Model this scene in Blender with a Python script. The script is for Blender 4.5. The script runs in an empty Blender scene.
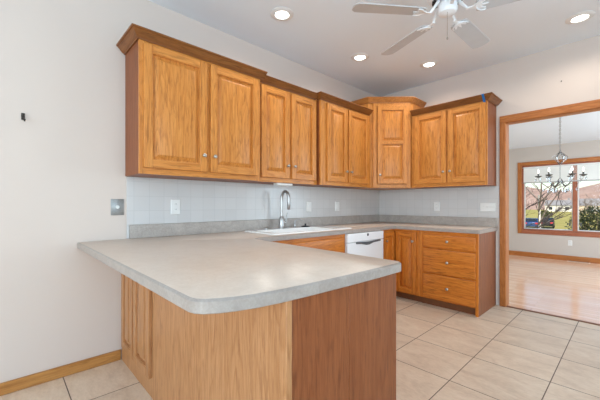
import bpy, bmesh, math, random
from mathutils import Vector, Matrix

S = bpy.context.scene
COL = S.collection
rnd = random.Random(7)

# ------------------------------------------------------------------ camera
cam_d = bpy.data.cameras.new('camera')
cam = bpy.data.objects.new('camera', cam_d)
COL.objects.link(cam)
cam.location = (2.694, -4.230, 1.182)
cam.rotation_euler = (math.radians(90), 0, math.radians(46.534))
cam_d.sensor_width = 36
cam_d.lens = 36 * 316.07 / 600
cam_d.shift_y = 4.148 / 600
cam_d.clip_start = 0.05
cam_d.clip_end = 2000
S.camera = cam

# ------------------------------------------------------------------ world, light, exposure
W = bpy.data.worlds.new('sky')
S.world = W
W.use_nodes = True
wn = W.node_tree
wn.nodes.clear()
sky = wn.nodes.new('ShaderNodeTexSky')
sky.sky_type = 'NISHITA'
sky.sun_disc = False
sky.sun_elevation = math.radians(34)
sky.sun_rotation = math.radians(150)
sky.air_density = 1.0
sky.dust_density = 1.0
bgn = wn.nodes.new('ShaderNodeBackground')
bgn.inputs['Strength'].default_value = 0.19
won = wn.nodes.new('ShaderNodeOutputWorld')
wn.links.new(sky.outputs[0], bgn.inputs[0])
wn.links.new(bgn.outputs[0], won.inputs[0])

def sun(energy, rot, color):
    d = bpy.data.lights.new('sun', 'SUN')
    d.energy = energy
    d.angle = math.radians(1.0)
    d.color = color
    o = bpy.data.objects.new('sun', d)
    o.rotation_euler = rot
    COL.objects.link(o)

def area(name, loc, rot, sx, sy, power, color):
    d = bpy.data.lights.new(name, 'AREA')
    d.shape = 'RECTANGLE'
    d.size, d.size_y = sx, sy
    d.energy = power
    d.color = color
    o = bpy.data.objects.new(name, d)
    o.location = loc
    o.rotation_euler = rot
    COL.objects.link(o)

R = math.radians
# low winter sun, from behind the house, lighting the yard beyond the dining window
sun(5.0, (R(52), 0, R(20)), (1.0, 0.93, 0.82))
# added area lamps standing in for daylight at unseen openings, tilted up toward the ceiling
area('daylight_fill', (3.0, -7.93, 1.45), (R(120), 0, 0), 3.4, 1.9, 158, (0.60, 0.81, 1.0))
area('daylight_fill', (5.53, -3.9, 1.45), (R(138), 0, R(90)), 3.0, 1.9, 112, (0.58, 0.81, 1.0))
area('daylight_fill', (4.43, 2.2, 1.4), (R(100), 0, R(90)), 2.6, 1.9, 98, (0.68, 0.86, 1.0))

S.view_settings.view_transform = 'Standard'
S.view_settings.look = 'None'
S.view_settings.exposure = 0.15
S.view_settings.gamma = 1.0
S.view_settings.use_curve_mapping = False
S.cycles.use_denoising = True
S.cycles.max_bounces = 10
S.cycles.diffuse_bounces = 6
S.cycles.sample_clamp_indirect = 6.0

CAN_POWER = 15

# ------------------------------------------------------------------ materials
def srgb(r, g, b):
    f = lambda c: (c / 255 / 12.92) if c / 255 <= .04045 else ((c / 255 + .055) / 1.055) ** 2.4
    return (f(r), f(g), f(b), 1)

class NT:
    """small helper around a node tree"""
    def __init__(s, name):
        s.m = bpy.data.materials.new(name)
        s.m.use_nodes = True
        s.t = s.m.node_tree
        s.b = s.t.nodes['Principled BSDF']
    def n(s, typ, **kw):
        nd = s.t.nodes.new(typ)
        for k, v in kw.items():
            setattr(nd, k, v)
        return nd
    def l(s, a, b):
        s.t.links.new(a, b)
    def math(s, op, a, b=None):
        nd = s.n('ShaderNodeMath', operation=op)
        for i, v in enumerate((a, b)):
            if v is None:
                continue
            if isinstance(v, (int, float)):
                nd.inputs[i].default_value = v
            else:
                s.l(v, nd.inputs[i])
        return nd.outputs[0]
    def ramp(s, fac, stops):
        nd = s.n('ShaderNodeValToRGB')
        e = nd.color_ramp.elements
        while len(e) < len(stops):
            e.new(0.5)
        for el, (p, c) in zip(e, stops):
            el.position = p
            el.color = c
        s.l(fac, nd.inputs[0])
        return nd.outputs[0]
    def noise(s, vec, scale, detail=3, rough=.55, dist=0.0):
        nd = s.n('ShaderNodeTexNoise')
        nd.inputs['Scale'].default_value = scale
        nd.inputs['Detail'].default_value = detail
        nd.inputs['Roughness'].default_value = rough
        nd.inputs['Distortion'].default_value = dist
        if vec is not None:
            s.l(vec, nd.inputs['Vector'])
        return nd.outputs['Fac']
    def mix(s, fac, a, b, blend='MIX'):
        nd = s.n('ShaderNodeMix', data_type='RGBA', blend_type=blend)
        if isinstance(fac, (int, float)):
            nd.inputs[0].default_value = fac
        else:
            s.l(fac, nd.inputs[0])
        for v, i in ((a, 6), (b, 7)):
            if isinstance(v, tuple):
                nd.inputs[i].default_value = v
            else:
                s.l(v, nd.inputs[i])
        return nd.outputs[2]
    def coords(s, scale=(1, 1, 1), rot=(0, 0, 0), loc=(0, 0, 0), rand=0.0):
        tc = s.n('ShaderNodeTexCoord')
        src = tc.outputs['Object']
        if rand:
            oi = s.n('ShaderNodeObjectInfo')
            ml = s.n('ShaderNodeVectorMath', operation='SCALE')
            cb = s.n('ShaderNodeCombineXYZ')
            for i in range(3):
                s.l(s.math('MULTIPLY', oi.outputs['Random'], rand * (1 + i * .37)), cb.inputs[i])
            ad = s.n('ShaderNodeVectorMath', operation='ADD')
            s.l(src, ad.inputs[0])
            s.l(cb.outputs[0], ad.inputs[1])
            src = ad.outputs[0]
        mp = s.n('ShaderNodeMapping')
        mp.inputs['Scale'].default_value = scale
        mp.inputs['Rotation'].default_value = rot
        mp.inputs['Location'].default_value = loc
        s.l(src, mp.inputs['Vector'])
        return mp.outputs[0]
    def bump(s, h, strength=.2, dist=.002):
        nd = s.n('ShaderNodeBump')
        nd.inputs['Strength'].default_value = strength
        nd.inputs['Distance'].default_value = dist
        s.l(h, nd.inputs['Height'])
        s.l(nd.outputs[0], s.b.inputs['Normal'])

def plain(name, col, rough=.5, metal=0.0, noise=0.04, scale=8, spec=.5):
    t = NT(name)
    v = t.coords()
    f = t.noise(v, scale, 4)
    d = tuple(c * (1 - noise) for c in col[:3]) + (1,)
    u = tuple(min(1, c * (1 + noise)) for c in col[:3]) + (1,)
    t.l(t.ramp(f, [(.3, d), (.7, u)]), t.b.inputs['Base Color'])
    t.b.inputs['Roughness'].default_value = rough
    t.b.inputs['Metallic'].default_value = metal
    t.b.inputs['Specular IOR Level'].default_value = spec
    return t.m

def oak(name, axis, light, mid, dark, rough=.36, ring=9.0, fine=.55):
    t = NT(name)
    lo, hi = .13, 1.0
    rot = (0, 0, 0)
    if axis == 'z':
        sc = (hi, hi, lo)
    elif axis == 'x':
        sc = (lo, hi, hi)
    elif axis == 'y':
        sc = (hi, lo, hi)
    else:                                     # along the corner cabinet's diagonal face
        sc, rot = (lo, hi, hi), (0, 0, R(-45))
    v = t.coords(sc, rot, rand=3.0)
    # cathedral growth rings: contour lines of a stretched noise field
    a = t.noise(v, 5.5, 2, .5, .3)
    rings = t.math('FRACT', t.math('MULTIPLY', a, ring * 1.9))
    v2 = t.n('ShaderNodeMapping')
    v2.inputs['Scale'].default_value = {'z': (1, 1, .3), 'x': (.3, 1, 1), 'y': (1, .3, 1)}.get(axis, (.3, 1, 1))
    t.l(v, v2.inputs['Vector'])
    p = t.noise(v2.outputs[0], 210, 3, .75)                           # fine open pores, very elongated
    streak = t.noise(v2.outputs[0], 46, 4, .65)
    base = t.ramp(streak, [(.30, mid), (.66, light)])
    late = t.ramp(rings, [(.0, (1, 1, 1, 1)), (.55, (.97, .96, .94, 1)), (.86, (.82, .75, .66, 1)), (1.0, (1, 1, 1, 1))])
    base = t.mix(.85, base, late, 'MULTIPLY')
    thin = t.ramp(t.noise(v, 62, 3, .6), [(.32, (1, 1, 1, 1)), (.46, (0, 0, 0, 1))])
    base = t.mix(t.math('MULTIPLY', thin, .48), base, dark)
    pores = t.ramp(p, [(.34, (.62, .54, .46, 1)), (.54, (1, 1, 1, 1))])
    col = t.mix(fine, base, pores, 'MULTIPLY')
    t.l(col, t.b.inputs['Base Color'])
    t.b.inputs['Roughness'].default_value = rough
    t.b.inputs['Specular IOR Level'].default_value = .35
    t.bump(p, .05, .001)
    return t.m

HONEY = (srgb(217, 148, 74), srgb(198, 125, 54), srgb(132, 74, 28))
OAKZ = oak('honey_oak_upright', 'z', *HONEY)
OAKX = oak('honey_oak_crosswise', 'x', *HONEY)
OAKY = oak('honey_oak_lengthwise', 'y', *HONEY)
OAKD = oak('honey_oak_diagonal', 'd', *HONEY)
DEEP = (srgb(216, 134, 52), srgb(196, 110, 36), srgb(118, 58, 18))
BASEZ = oak('base_oak_upright', 'z', *DEEP)
BASEX = oak('base_oak_crosswise', 'x', *DEEP, ring=13)
BASEY = oak('base_oak_lengthwise', 'y', *DEEP)
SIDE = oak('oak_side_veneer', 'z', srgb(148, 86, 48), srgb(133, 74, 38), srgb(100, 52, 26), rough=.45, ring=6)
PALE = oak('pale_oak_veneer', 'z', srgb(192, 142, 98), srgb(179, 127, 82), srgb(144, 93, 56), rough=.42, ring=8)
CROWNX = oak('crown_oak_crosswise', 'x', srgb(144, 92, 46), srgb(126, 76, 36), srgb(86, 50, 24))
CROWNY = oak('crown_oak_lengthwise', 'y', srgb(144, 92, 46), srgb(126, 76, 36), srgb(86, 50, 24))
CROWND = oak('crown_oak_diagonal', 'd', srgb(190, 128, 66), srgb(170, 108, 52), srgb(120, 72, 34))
TRIMX = oak('trim_oak_crosswise', 'x', srgb(194, 126, 68), srgb(174, 104, 52), srgb(134, 76, 38))
TRIMY = oak('trim_oak_lengthwise', 'y', srgb(196, 142, 80), srgb(178, 124, 66), srgb(146, 96, 48))
TRIMZ = oak('trim_oak_upright', 'z', srgb(194, 126, 68), srgb(174, 104, 52), srgb(134, 76, 38))
WINX = oak('window_oak_crosswise', 'x', srgb(176, 108, 78), srgb(156, 92, 66), srgb(120, 68, 48))
WINZ = oak('window_oak_upright', 'z', srgb(176, 108, 78), srgb(156, 92, 66), srgb(120, 68, 48))

def wall_paint(name, col):
    t = NT(name)
    v = t.coords()
    f = t.noise(v, 1.3, 2)
    t.l(t.ramp(f, [(.3, tuple(c * .985 for c in col[:3]) + (1,)), (.7, col)]), t.b.inputs['Base Color'])
    t.b.inputs['Roughness'].default_value = .75
    t.b.inputs['Specular IOR Level'].default_value = .25
    t.bump(t.noise(v, 260, 2), .08, .001)
    return t.m
WALL = wall_paint('warm_grey_wall_paint', srgb(211, 198, 188))
CEIL = wall_paint('ceiling_paint', srgb(230, 237, 242))
DINWALL = wall_paint('dining_wall_paint', srgb(200, 190, 180))

def tile_floor():
    t = NT('beige_stone_tile')
    v = t.coords((1 / .4685, 1 / .4685, 1), loc=(-1.845 / .4685, .64 / .4685, 0))
    br = t.n('ShaderNodeTexBrick', offset=0.0, squash=1.0)
    br.inputs['Scale'].default_value = 1
    br.inputs['Brick Width'].default_value = 1
    br.inputs['Row Height'].default_value = 1
    br.inputs['Mortar Size'].default_value = .0068
    br.inputs['Mortar Smooth'].default_value = .15
    br.inputs['Color1'].default_value = (0, 0, 0, 1)
    br.inputs['Color2'].default_value = (1, 1, 1, 1)
    br.inputs['Mortar'].default_value = (.5, .5, .5, 1)
    t.l(v, br.inputs['Vector'])
    w = t.coords((1, 2.2, 1), rot=(0, 0, R(24)))
    n1 = t.noise(w, 3.2, 6, .62, .8)
    n2 = t.noise(w, 26, 5, .7)
    c = t.ramp(n1, [(.32, srgb(198, 174, 150)), (.5, srgb(218, 196, 172)), (.68, srgb(230, 212, 190))])
    c = t.mix(.35, c, t.ramp(n2, [(.35, srgb(192, 168, 144)), (.6, srgb(224, 204, 182))]))
    tone = t.ramp(br.outputs['Color'], [(0, (.90, .90, .90, 1)), (1, (1.0, 1.0, 1.0, 1))])
    c = t.mix(1.0, c, tone, 'MULTIPLY')
    c = t.mix(br.outputs['Fac'], c, srgb(104, 86, 74))
    t.l(c, t.b.inputs['Base Color'])
    t.l(t.math('ADD', t.math('MULTIPLY', br.outputs['Fac'], .4), t.math('ADD', t.math('MULTIPLY', n2, .2), .24)), t.b.inputs['Roughness'])
    inv = t.math('SUBTRACT', 1.0, br.outputs['Fac'])
    t.bump(t.math('ADD', inv, t.math('MULTIPLY', n2, .06)), .5, .002)
    return t.m
TILEFLOOR = tile_floor()

def plank_floor():
    t = NT('pale_hardwood_planks')
    v = t.coords((1, 1, 1))
    br = t.n('ShaderNodeTexBrick', offset=.37, squash=1.0)
    br.inputs['Scale'].default_value = 1
    br.inputs['Brick Width'].default_value = .95
    br.inputs['Row Height'].default_value = .083
    br.inputs['Mortar Size'].default_value = .0012
    br.inputs['Color1'].default_value = (0, 0, 0, 1)
    br.inputs['Color2'].default_value = (1, 1, 1, 1)
    t.l(v, br.inputs['Vector'])
    g = t.noise(t.coords((.5, 9, 1)), 7, 4, .6)
    c = t.ramp(br.outputs['Color'], [(0, srgb(230, 180, 148)), (.5, srgb(240, 196, 164)), (1, srgb(248, 212, 182))])
    c = t.mix(.4, c, t.ramp(g, [(.3, srgb(222, 170, 138)), (.7, srgb(250, 216, 188))]))
    c = t.mix(br.outputs['Fac'], c, srgb(150, 104, 82))
    t.l(c, t.b.inputs['Base Color'])
    t.b.inputs['Roughness'].default_value = .15
    t.b.inputs['Specular IOR Level'].default_value = .5
    t.bump(g, .04, .001)
    return t.m
PLANKS = plank_floor()

def wall_tiles(name, axis):
    t = NT(name)
    tc = t.n('ShaderNodeTexCoord')
    sp = t.n('ShaderNodeSeparateXYZ')
    t.l(tc.outputs['Object'], sp.inputs[0])
    cb = t.n('ShaderNodeCombineXYZ')
    t.l(t.math('ADD', sp.outputs[axis], 3.473 if axis == 'Y' else 0.0), cb.inputs[0])
    t.l(t.math('SUBTRACT', sp.outputs['Z'], 1.245), cb.inputs[1])
    br = t.n('ShaderNodeTexBrick', offset=0.0, squash=1.0)
    br.inputs['Scale'].default_value = 1
    br.inputs['Brick Width'].default_value = .1155
    br.inputs['Row Height'].default_value = .1155
    br.inputs['Mortar Size'].default_value = .0022
    br.inputs['Mortar Smooth'].default_value = .4
    br.inputs['Color1'].default_value = srgb(199, 197, 195)
    br.inputs['Color2'].default_value = srgb(203, 201, 199)
    br.inputs['Mortar'].default_value = srgb(190, 188, 186)
    t.l(cb.outputs[0], br.inputs['Vector'])
    t.l(br.outputs['Color'], t.b.inputs['Base Color'])
    t.b.inputs['Roughness'].default_value = .22
    t.bump(t.math('SUBTRACT', 1.0, br.outputs['Fac']), .35, .0015)
    return t.m
TILEY = wall_tiles('white_wall_tile_left', 'Y')
TILEX = wall_tiles('white_wall_tile_back', 'X')

def laminate(name, a, b, c, rough=.32):
    t = NT(name)
    v = t.coords()
    n1 = t.noise(v, 9, 6, .65, 1.2)
    n2 = t.noise(v, 90, 4, .7)
    col = t.ramp(n1, [(.3, a), (.5, b), (.7, c)])
    col = t.mix(.4, col, t.ramp(n2, [(.35, a), (.65, c)]))
    t.l(col, t.b.inputs['Base Color'])
    t.b.inputs['Roughness'].default_value = rough
    return t.m
COUNTER = laminate('beige_laminate', srgb(198, 178, 161), srgb(206, 188, 172), srgb(212, 196, 181))
EDGE = laminate('grey_laminate_edge', srgb(146, 136, 128), srgb(158, 148, 140), srgb(172, 163, 155))
SPLASH = laminate('shade_toned_laminate', srgb(150, 141, 134), srgb(168, 159, 151), srgb(190, 182, 174))  # upstand colour darkened to hold the shade under the wall cabinets

WHITE = plain('white_plastic', srgb(224, 224, 221), .35)
FANWHITE = plain('white_fan_enamel', srgb(236, 237, 238), .4)
BLADE = plain('pale_grey_blade', srgb(194, 195, 196), .45)
PORC = plain('white_porcelain', srgb(244, 243, 240), .12, noise=.01)
APPL = plain('white_appliance_enamel', srgb(238, 240, 242), .25, noise=.01)
STEEL = plain('brushed_steel', srgb(168, 166, 164), .3, 1.0, .06, 60)
NICKEL = plain('satin_nickel', srgb(178, 172, 164), .3, 1.0, .03)
GREYPLATE = plain('grey_steel_plate', srgb(150, 150, 148), .4, .6, .12, 120)
BLACK = plain('black_plastic', srgb(28, 28, 30), .4)
DARKGREY = plain('dark_grey_plastic', srgb(88, 92, 96), .4)
DARKMETAL = plain('dark_metal', srgb(60, 56, 52), .45, .7)
IRON = plain('antique_pewter', srgb(96, 96, 92), .4, .6)
BLUETAPE = plain('blue_masking_tape', srgb(30, 108, 176), .7)
TOEK = plain('toe_kick_stain', srgb(120, 72, 40), .5, noise=.12, scale=20)
SHADEM = plain('white_shade_fabric', srgb(238, 238, 234), .85, noise=.02)
GREYRAIL = plain('shade_rail', srgb(176, 178, 176), .5)

def emit(name, col, strength):
    t = NT(name)
    t.b.inputs['Base Color'].default_value = col
    t.b.inputs['Emission Color'].default_value = col
    t.b.inputs['Emission Strength'].default_value = strength
    t.l(t.mix(t.noise(t.coords(), 5), col, tuple(c * .97 for c in col[:3]) + (1,)), t.b.inputs['Emission Color'])
    return t.m
LENS = emit('lamp_lens', (1.0, .95, .88, 1), 6)
BULB = emit('candle_bulb', (1.0, .93, .84, 1), 2.2)

def glassy(name, tint, gloss):
    t = NT(name)
    t.t.nodes.remove(t.b)
    tr = t.n('ShaderNodeBsdfTransparent')
    tr.inputs[0].default_value = tint
    gl = t.n('ShaderNodeBsdfGlossy')
    gl.inputs['Roughness'].default_value = .02
    mx = t.n('ShaderNodeMixShader')
    fr = t.n('ShaderNodeLayerWeight')
    fr.inputs[0].default_value = gloss
    t.l(fr.outputs['Fresnel'], mx.inputs[0])
    t.l(tr.outputs[0], mx.inputs[1])
    t.l(gl.outputs[0], mx.inputs[2])
    t.l(mx.outputs[0], t.t.nodes['Material Output'].inputs[0])
    return t.m
GLASS = glassy('window_glass', (.97, .98, .98, 1), .12)
CRYSTAL = glassy('clear_crystal', (.93, .935, .94, 1), .34)

# ------------------------------------------------------------------ mesh helpers
class MB:
    """collects shapes; T maps (a, b, c) of a face's own frame to the place"""
    def __init__(s, T=None):
        s.v, s.f, s.m = [], [], []
        s.T = T or (lambda a, b, c: (a, b, c))
    def add(s, verts, faces, m=0):
        o = len(s.v)
        s.v += [Vector(s.T(*p)) for p in verts]
        for i, f in enumerate(faces):
            s.f.append([o + k for k in f])
            s.m.append(m if isinstance(m, int) else m[i])
        return s
    def box(s, a0, a1, b0, b1, c0, c1, m=0):
        return s.add([(a0, b0, c0), (a1, b0, c0), (a1, b1, c0), (a0, b1, c0),
                      (a0, b0, c1), (a1, b0, c1), (a1, b1, c1), (a0, b1, c1)],
                     [(0, 3, 2, 1), (4, 5, 6, 7), (0, 1, 5, 4), (1, 2, 6, 5), (2, 3, 7, 6), (3, 0, 4, 7)], m)
    def prism(s, poly, z0, z1, m=0):
        n = len(poly)
        return s.add([(x, y, z0) for x, y in poly] + [(x, y, z1) for x, y in poly],
                     [tuple(range(n))[::-1], tuple(range(n, 2 * n))] +
                     [(i, (i + 1) % n, n + (i + 1) % n, n + i) for i in range(n)], m)
    def rings(s, loops, m=0, cap0=True, cap1=True):
        n = len(loops[0])
        vs = [p for lp in loops for p in lp]
        fs = []
        for k in range(len(loops) - 1):
            for i in range(n):
                j = (i + 1) % n
                fs.append((k * n + i, k * n + j, (k + 1) * n + j, (k + 1) * n + i))
        if cap0:
            fs.append(tuple(range(n))[::-1])
        if cap1:
            fs.append(tuple(range((len(loops) - 1) * n, len(loops) * n)))
        return s.add(vs, fs, m)
    def lathe(s, prof, c=(0, 0, 0), axis='z', seg=20, m=0):
        """prof: list of (radius, height along axis)"""
        lps = []
        for r, h in prof:
            lp = []
            for i in range(seg):
                t = 2 * math.pi * i / seg
                p, q = max(r, 1e-4) * math.cos(t), max(r, 1e-4) * math.sin(t)
                if axis == 'z':
                    lp.append((c[0] + p, c[1] + q, c[2] + h))
                elif axis == 'y':
                    lp.append((c[0] + p, c[1] + h, c[2] + q))
                else:
                    lp.append((c[0] + h, c[1] + p, c[2] + q))
            lps.append(lp)
        return s.rings(lps, m)
    def tube(s, pts, r, seg=10, m=0):
        pts = [Vector(p) for p in pts]
        rs = r if isinstance(r, (list, tuple)) else [r] * len(pts)
        lps = []
        up = None
        for i, p in enumerate(pts):
            d = (pts[min(i + 1, len(pts) - 1)] - pts[max(i - 1, 0)]).normalized()
            if up is None:
                up = Vector((0, 0, 1)) if abs(d.z) < .9 else Vector((1, 0, 0))
            sd = d.cross(up).normalized()
            up = sd.cross(d).normalized()
            lps.append([tuple(p + rs[i] * (math.cos(2 * math.pi * k / seg) * sd + math.sin(2 * math.pi * k / seg) * up)) for k in range(seg)])
        return s.rings(lps, m)
    def build(s, name, mat, parent=None, bevel=0.0, seg=2, smooth=35, **props):
        me = bpy.data.meshes.new(name)
        off = world_loc(parent) if parent else Vector((0, 0, 0))
        me.from_pydata([v - off for v in s.v], [], s.f)
        bm = bmesh.new()
        bm.from_mesh(me)
        bmesh.ops.recalc_face_normals(bm, faces=bm.faces)
        bm.to_mesh(me)
        bm.free()
        for mm in (mat if isinstance(mat, (list, tuple)) else [mat]):
            me.materials.append(mm)
        for p, k in zip(me.polygons, s.m):
            p.material_index = k
        if smooth:
            me.shade_smooth()
            me.set_sharp_from_angle(angle=R(smooth))
        o = bpy.data.objects.new(name, me)
        COL.objects.link(o)
        if parent:
            o.parent = parent
        if bevel:
            b = o.modifiers.new('bevel', 'BEVEL')
            b.width = bevel
            b.segments = seg
            b.limit_method = 'ANGLE'
            b.angle_limit = R(40)
        for k, v in props.items():
            o[k] = v
        return o

def world_loc(o):
    v = Vector((0, 0, 0))
    while o:
        v = v + Vector(o.location)
        o = o.parent
    return v

def thing(name, label, cat, loc, group=None):
    o = bpy.data.objects.new(name, None)
    o.empty_display_size = .05
    COL.objects.link(o)
    o.location = loc
    o['label'], o['category'] = label, cat
    if group:
        o['group'] = group
    return o

def tag(o, label, cat, group=None):
    o['label'], o['category'] = label, cat
    if group:
        o['group'] = group
    return o

def copy_tree(o, parent=None):
    c = o.copy()
    COL.objects.link(c)
    if parent:
        c.parent = parent
    for ch in o.children:
        copy_tree(ch, c)
    return c

STRUCT = dict(kind='structure')

# ------------------------------------------------------------------ the setting
H, HD = 2.826, 2.46                # kitchen and dining ceilings
XR, YB = 5.6, -8.0                 # the room's right wall and the wall behind the camera
MB().box(-.1, XR + .1, YB - .1, .02, -.06, 0).build('floor', TILEFLOOR, **STRUCT)
MB().box(.2, 4.6, .02, 4.5, -.06, 0).build('floor_dining', PLANKS, **STRUCT)
MB().box(-.1, XR + .1, YB - .1, .12, H, H + .08).build('ceiling', CEIL, **STRUCT)
MB().box(.2, 4.6, .12, 4.5, HD, HD + .08).build('ceiling_dining', CEIL, **STRUCT)
MB().box(-.1, 0, YB - .1, .12, 0, H).build('wall_left', WALL, **STRUCT)
OX0, OX1, OZ = 1.684, 3.75, 2.115    # the cased opening to the dining room
MB().box(0, OX0 - .021, 0, .12, 0, H).box(OX1 + .021, XR + .1, 0, .12, 0, H).box(OX0 - .021, OX1 + .021, 0, .12, OZ + .021, H).build('wall_back', WALL, **STRUCT)
# right wall and the wall behind, with openings added for the fill lamps
MB().box(XR, XR + .1, YB, -5.4, 0, H).box(XR, XR + .1, -2.4, 0, 0, H).box(XR, XR + .1, -5.4, -2.4, 0, .5).box(XR, XR + .1, -5.4, -2.4, 2.4, H).build('wall_right', WALL, **STRUCT)
MB().box(0, 1.3, YB - .1, YB, 0, H).box(4.7, XR, YB - .1, YB, 0, H).box(1.3, 4.7, YB - .1, YB, 0, .5).box(1.3, 4.7, YB - .1, YB, 2.4, H).build('wall_front', WALL, **STRUCT)
# dining room shell
WX0, WX1, WZ0, WZ1 = .945, 2.775, .600, 2.05
DY = 4.4
MB().box(.3, WX0, DY, DY + .12, 0, HD).box(WX1, 4.6, DY, DY + .12, 0, HD).box(WX0, WX1, DY, DY + .12, 0, WZ0).box(WX0, WX1, DY, DY + .12, WZ1, HD).build('wall_dining_far', DINWALL, **STRUCT)
MB().box(.2, .3, .12, DY + .12, 0, HD).build('wall_dining_left', DINWALL, **STRUCT)
MB().box(4.5, 4.6, .12, .9, 0, HD).box(4.5, 4.6, 3.5, DY, 0, HD).box(4.5, 4.6, .9, 3.5, 0, .4).box(4.5, 4.6, .9, 3.5, 2.36, HD).build('wall_dining_right', DINWALL, **STRUCT)  # unseen side opening, added for the dining fill lamp

# baseboards
MB().box(0, .016, YB, -3.565, 0, .076).build('baseboard_left', TRIMY, bevel=.003, **STRUCT)
MB().box(.3, 4.5, DY - .016, DY, 0, .105).build('baseboard_dining', TRIMX, bevel=.003, **STRUCT)

# cased opening: jambs lining the wall, casing on the kitchen face
m = MB()
m.box(OX0 - .02, OX0, -.004, .124, 0, OZ + .02, 0).box(OX1, OX1 + .02, -.004, .124, 0, OZ + .02, 0).box(OX0, OX1, -.004, .124, OZ, OZ + .02, 1)
m.box(1.622, 1.680, -.02, -.0005, 0, 2.121, 0).box(OX1 + .015, OX1 + .093, -.02, -.0005, 0, 2.121, 0).box(1.622, OX1 + .093, -.02, -.0005, 2.121, 2.200, 1)
m.box(1.622, 1.680, .1205, .14, 0, 2.121, 0).box(OX1 + .015, OX1 + .093, .1205, .14, 0, 2.121, 0).box(1.622, OX1 + .093, .1205, .14, 2.121, 2.200, 1)
m.build('trim_1', [TRIMZ, TRIMX], bevel=.004, **STRUCT)
MB().box(OX0, OX1, .0, .04, 0, .006).build('trim_2', TOEK, bevel=.002, **STRUCT)

# tile backsplash on both walls, with its bare white end
m = MB().box(.0005, .008, -3.523, -.0005, 1.021, 1.394).box(.0005, .008, -3.523, -3.506, .916, 1.021)
m.build('wall_left_tile', TILEY, bevel=.001, **STRUCT)
MB().box(.009, 1.618, -.008, -.0005, 1.021, 1.394).build('wall_back_tile', TILEX, bevel=.001, **STRUCT)

# dining window: casing, frame, mullion, sashes and panes
wnd = bpy.data.objects.new('window_1', None)
COL.objects.link(wnd)
wnd.location = (1.86, DY, WZ0)
wnd['kind'] = 'structure'
c0 = .08
MB().box(WX0 - c0, WX0, DY - .02, DY - .0005, WZ0 - .082, WZ1 + c0, 0).box(WX1, WX1 + c0, DY - .02, DY - .0005, WZ0 - .082, WZ1 + c0, 0) \
    .box(WX0, WX1, DY - .02, DY - .0005, WZ1, WZ1 + c0, 1).box(WX0, WX1, DY - .02, DY - .0005, WZ0 - .082, WZ0, 2) \
    .build('window_casing', [TRIMZ, TRIMX, WINX], wnd, bevel=.004)
MB().box(WX0, WX0 + .03, DY, DY + .12, WZ0, WZ1, 0).box(WX1 - .03, WX1, DY, DY + .12, WZ0, WZ1, 0).box(WX0 + .03, WX1 - .03, DY, DY + .12, WZ0, WZ0 + .025, 1) \
    .box(WX0 + .03, WX1 - .03, DY, DY + .12, WZ1 - .03, WZ1, 1).build('window_frame', [WINZ, WINX], wnd, bevel=.003)
MB().box(1.825, 1.897, DY + .005, DY + .12, WZ0 + .025, WZ1 - .03).build('mullion', WINZ, wnd, bevel=.004)
for x0, x1 in ((WX0 + .03, 1.825), (1.897, WX1 - .03)):
    sash = MB().box(x0, x0 + .02, DY + .06, DY + .1, WZ0 + .025, WZ1 - .03).box(x1 - .02, x1, DY + .06, DY + .1, WZ0 + .025, WZ1 - .03) \
        .box(x0 + .02, x1 - .02, DY + .06, DY + .1, WZ0 + .025, WZ0 + .045).box(x0 + .02, x1 - .02, DY + .06, DY + .1, WZ1 - .05, WZ1 - .03) \
        .build('sash', WHITE, wnd, bevel=.002)
    MB().box(x0 + .02, x1 - .02, DY + .078, DY + .082, WZ0 + .045, WZ1 - .05).build('pane', GLASS, sash)
    xh = x1 - .05 if x0 < 1.5 else x0 + .05
    MB().box(xh - .012, xh + .012, DY + .045, DY + .0595, .72, .80).build('sash_latch', DARKGREY, sash, bevel=.003)

# ------------------------------------------------------------------ countertop
def offset_poly(poly, d):
    out = []
    n = len(poly)
    for i in range(n):
        p0, p1, p2 = Vector(poly[i - 1]), Vector(poly[i]), Vector(poly[(i + 1) % n])
        e1, e2 = (p1 - p0).normalized(), (p2 - p1).normalized()
        n1, n2 = Vector((-e1.y, e1.x)), Vector((-e2.y, e2.x))
        k = (n1 + n2)
        k = k / max(k.dot(n1), .3)
        out.append(tuple(p1 + d * k))
    return out

def arc(cx, cy, r, a0, a1, n):
    return [(cx + r * math.cos(R(a0 + (a1 - a0) * i / n)), cy + r * math.sin(R(a0 + (a1 - a0) * i / n))) for i in range(n + 1)]

CT = .914
outline = [(.001, -3.838), (1.815, -3.840), (1.842, -3.834), (1.866, -3.815), (1.888, -3.780), (1.907, -3.735), (1.923, -3.68), (1.935, -3.60),
           (1.944, -3.50), (1.950, -3.38), (1.956, -3.24), (1.960, -3.08), (1.961, -2.905)]
outline += arc(1.921, -2.905, .04, 0, 86, 6)
outline += [(.70, -2.806), (.655, -2.77), (.636, -2.72), (.635, -.655), (.640, -.640), (.655, -.635), (1.590, -.635), (1.600, -.625), (1.600, -.001), (.001, -.001)]
SINK = [(.105, -2.475), (.545, -2.475), (.545, -1.635), (.105, -1.635)]
ctop = thing('countertop', 'beige laminate worktop running from the corner round into the rounded peninsula end', 'countertop', (.3, -2.0, .872))

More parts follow.
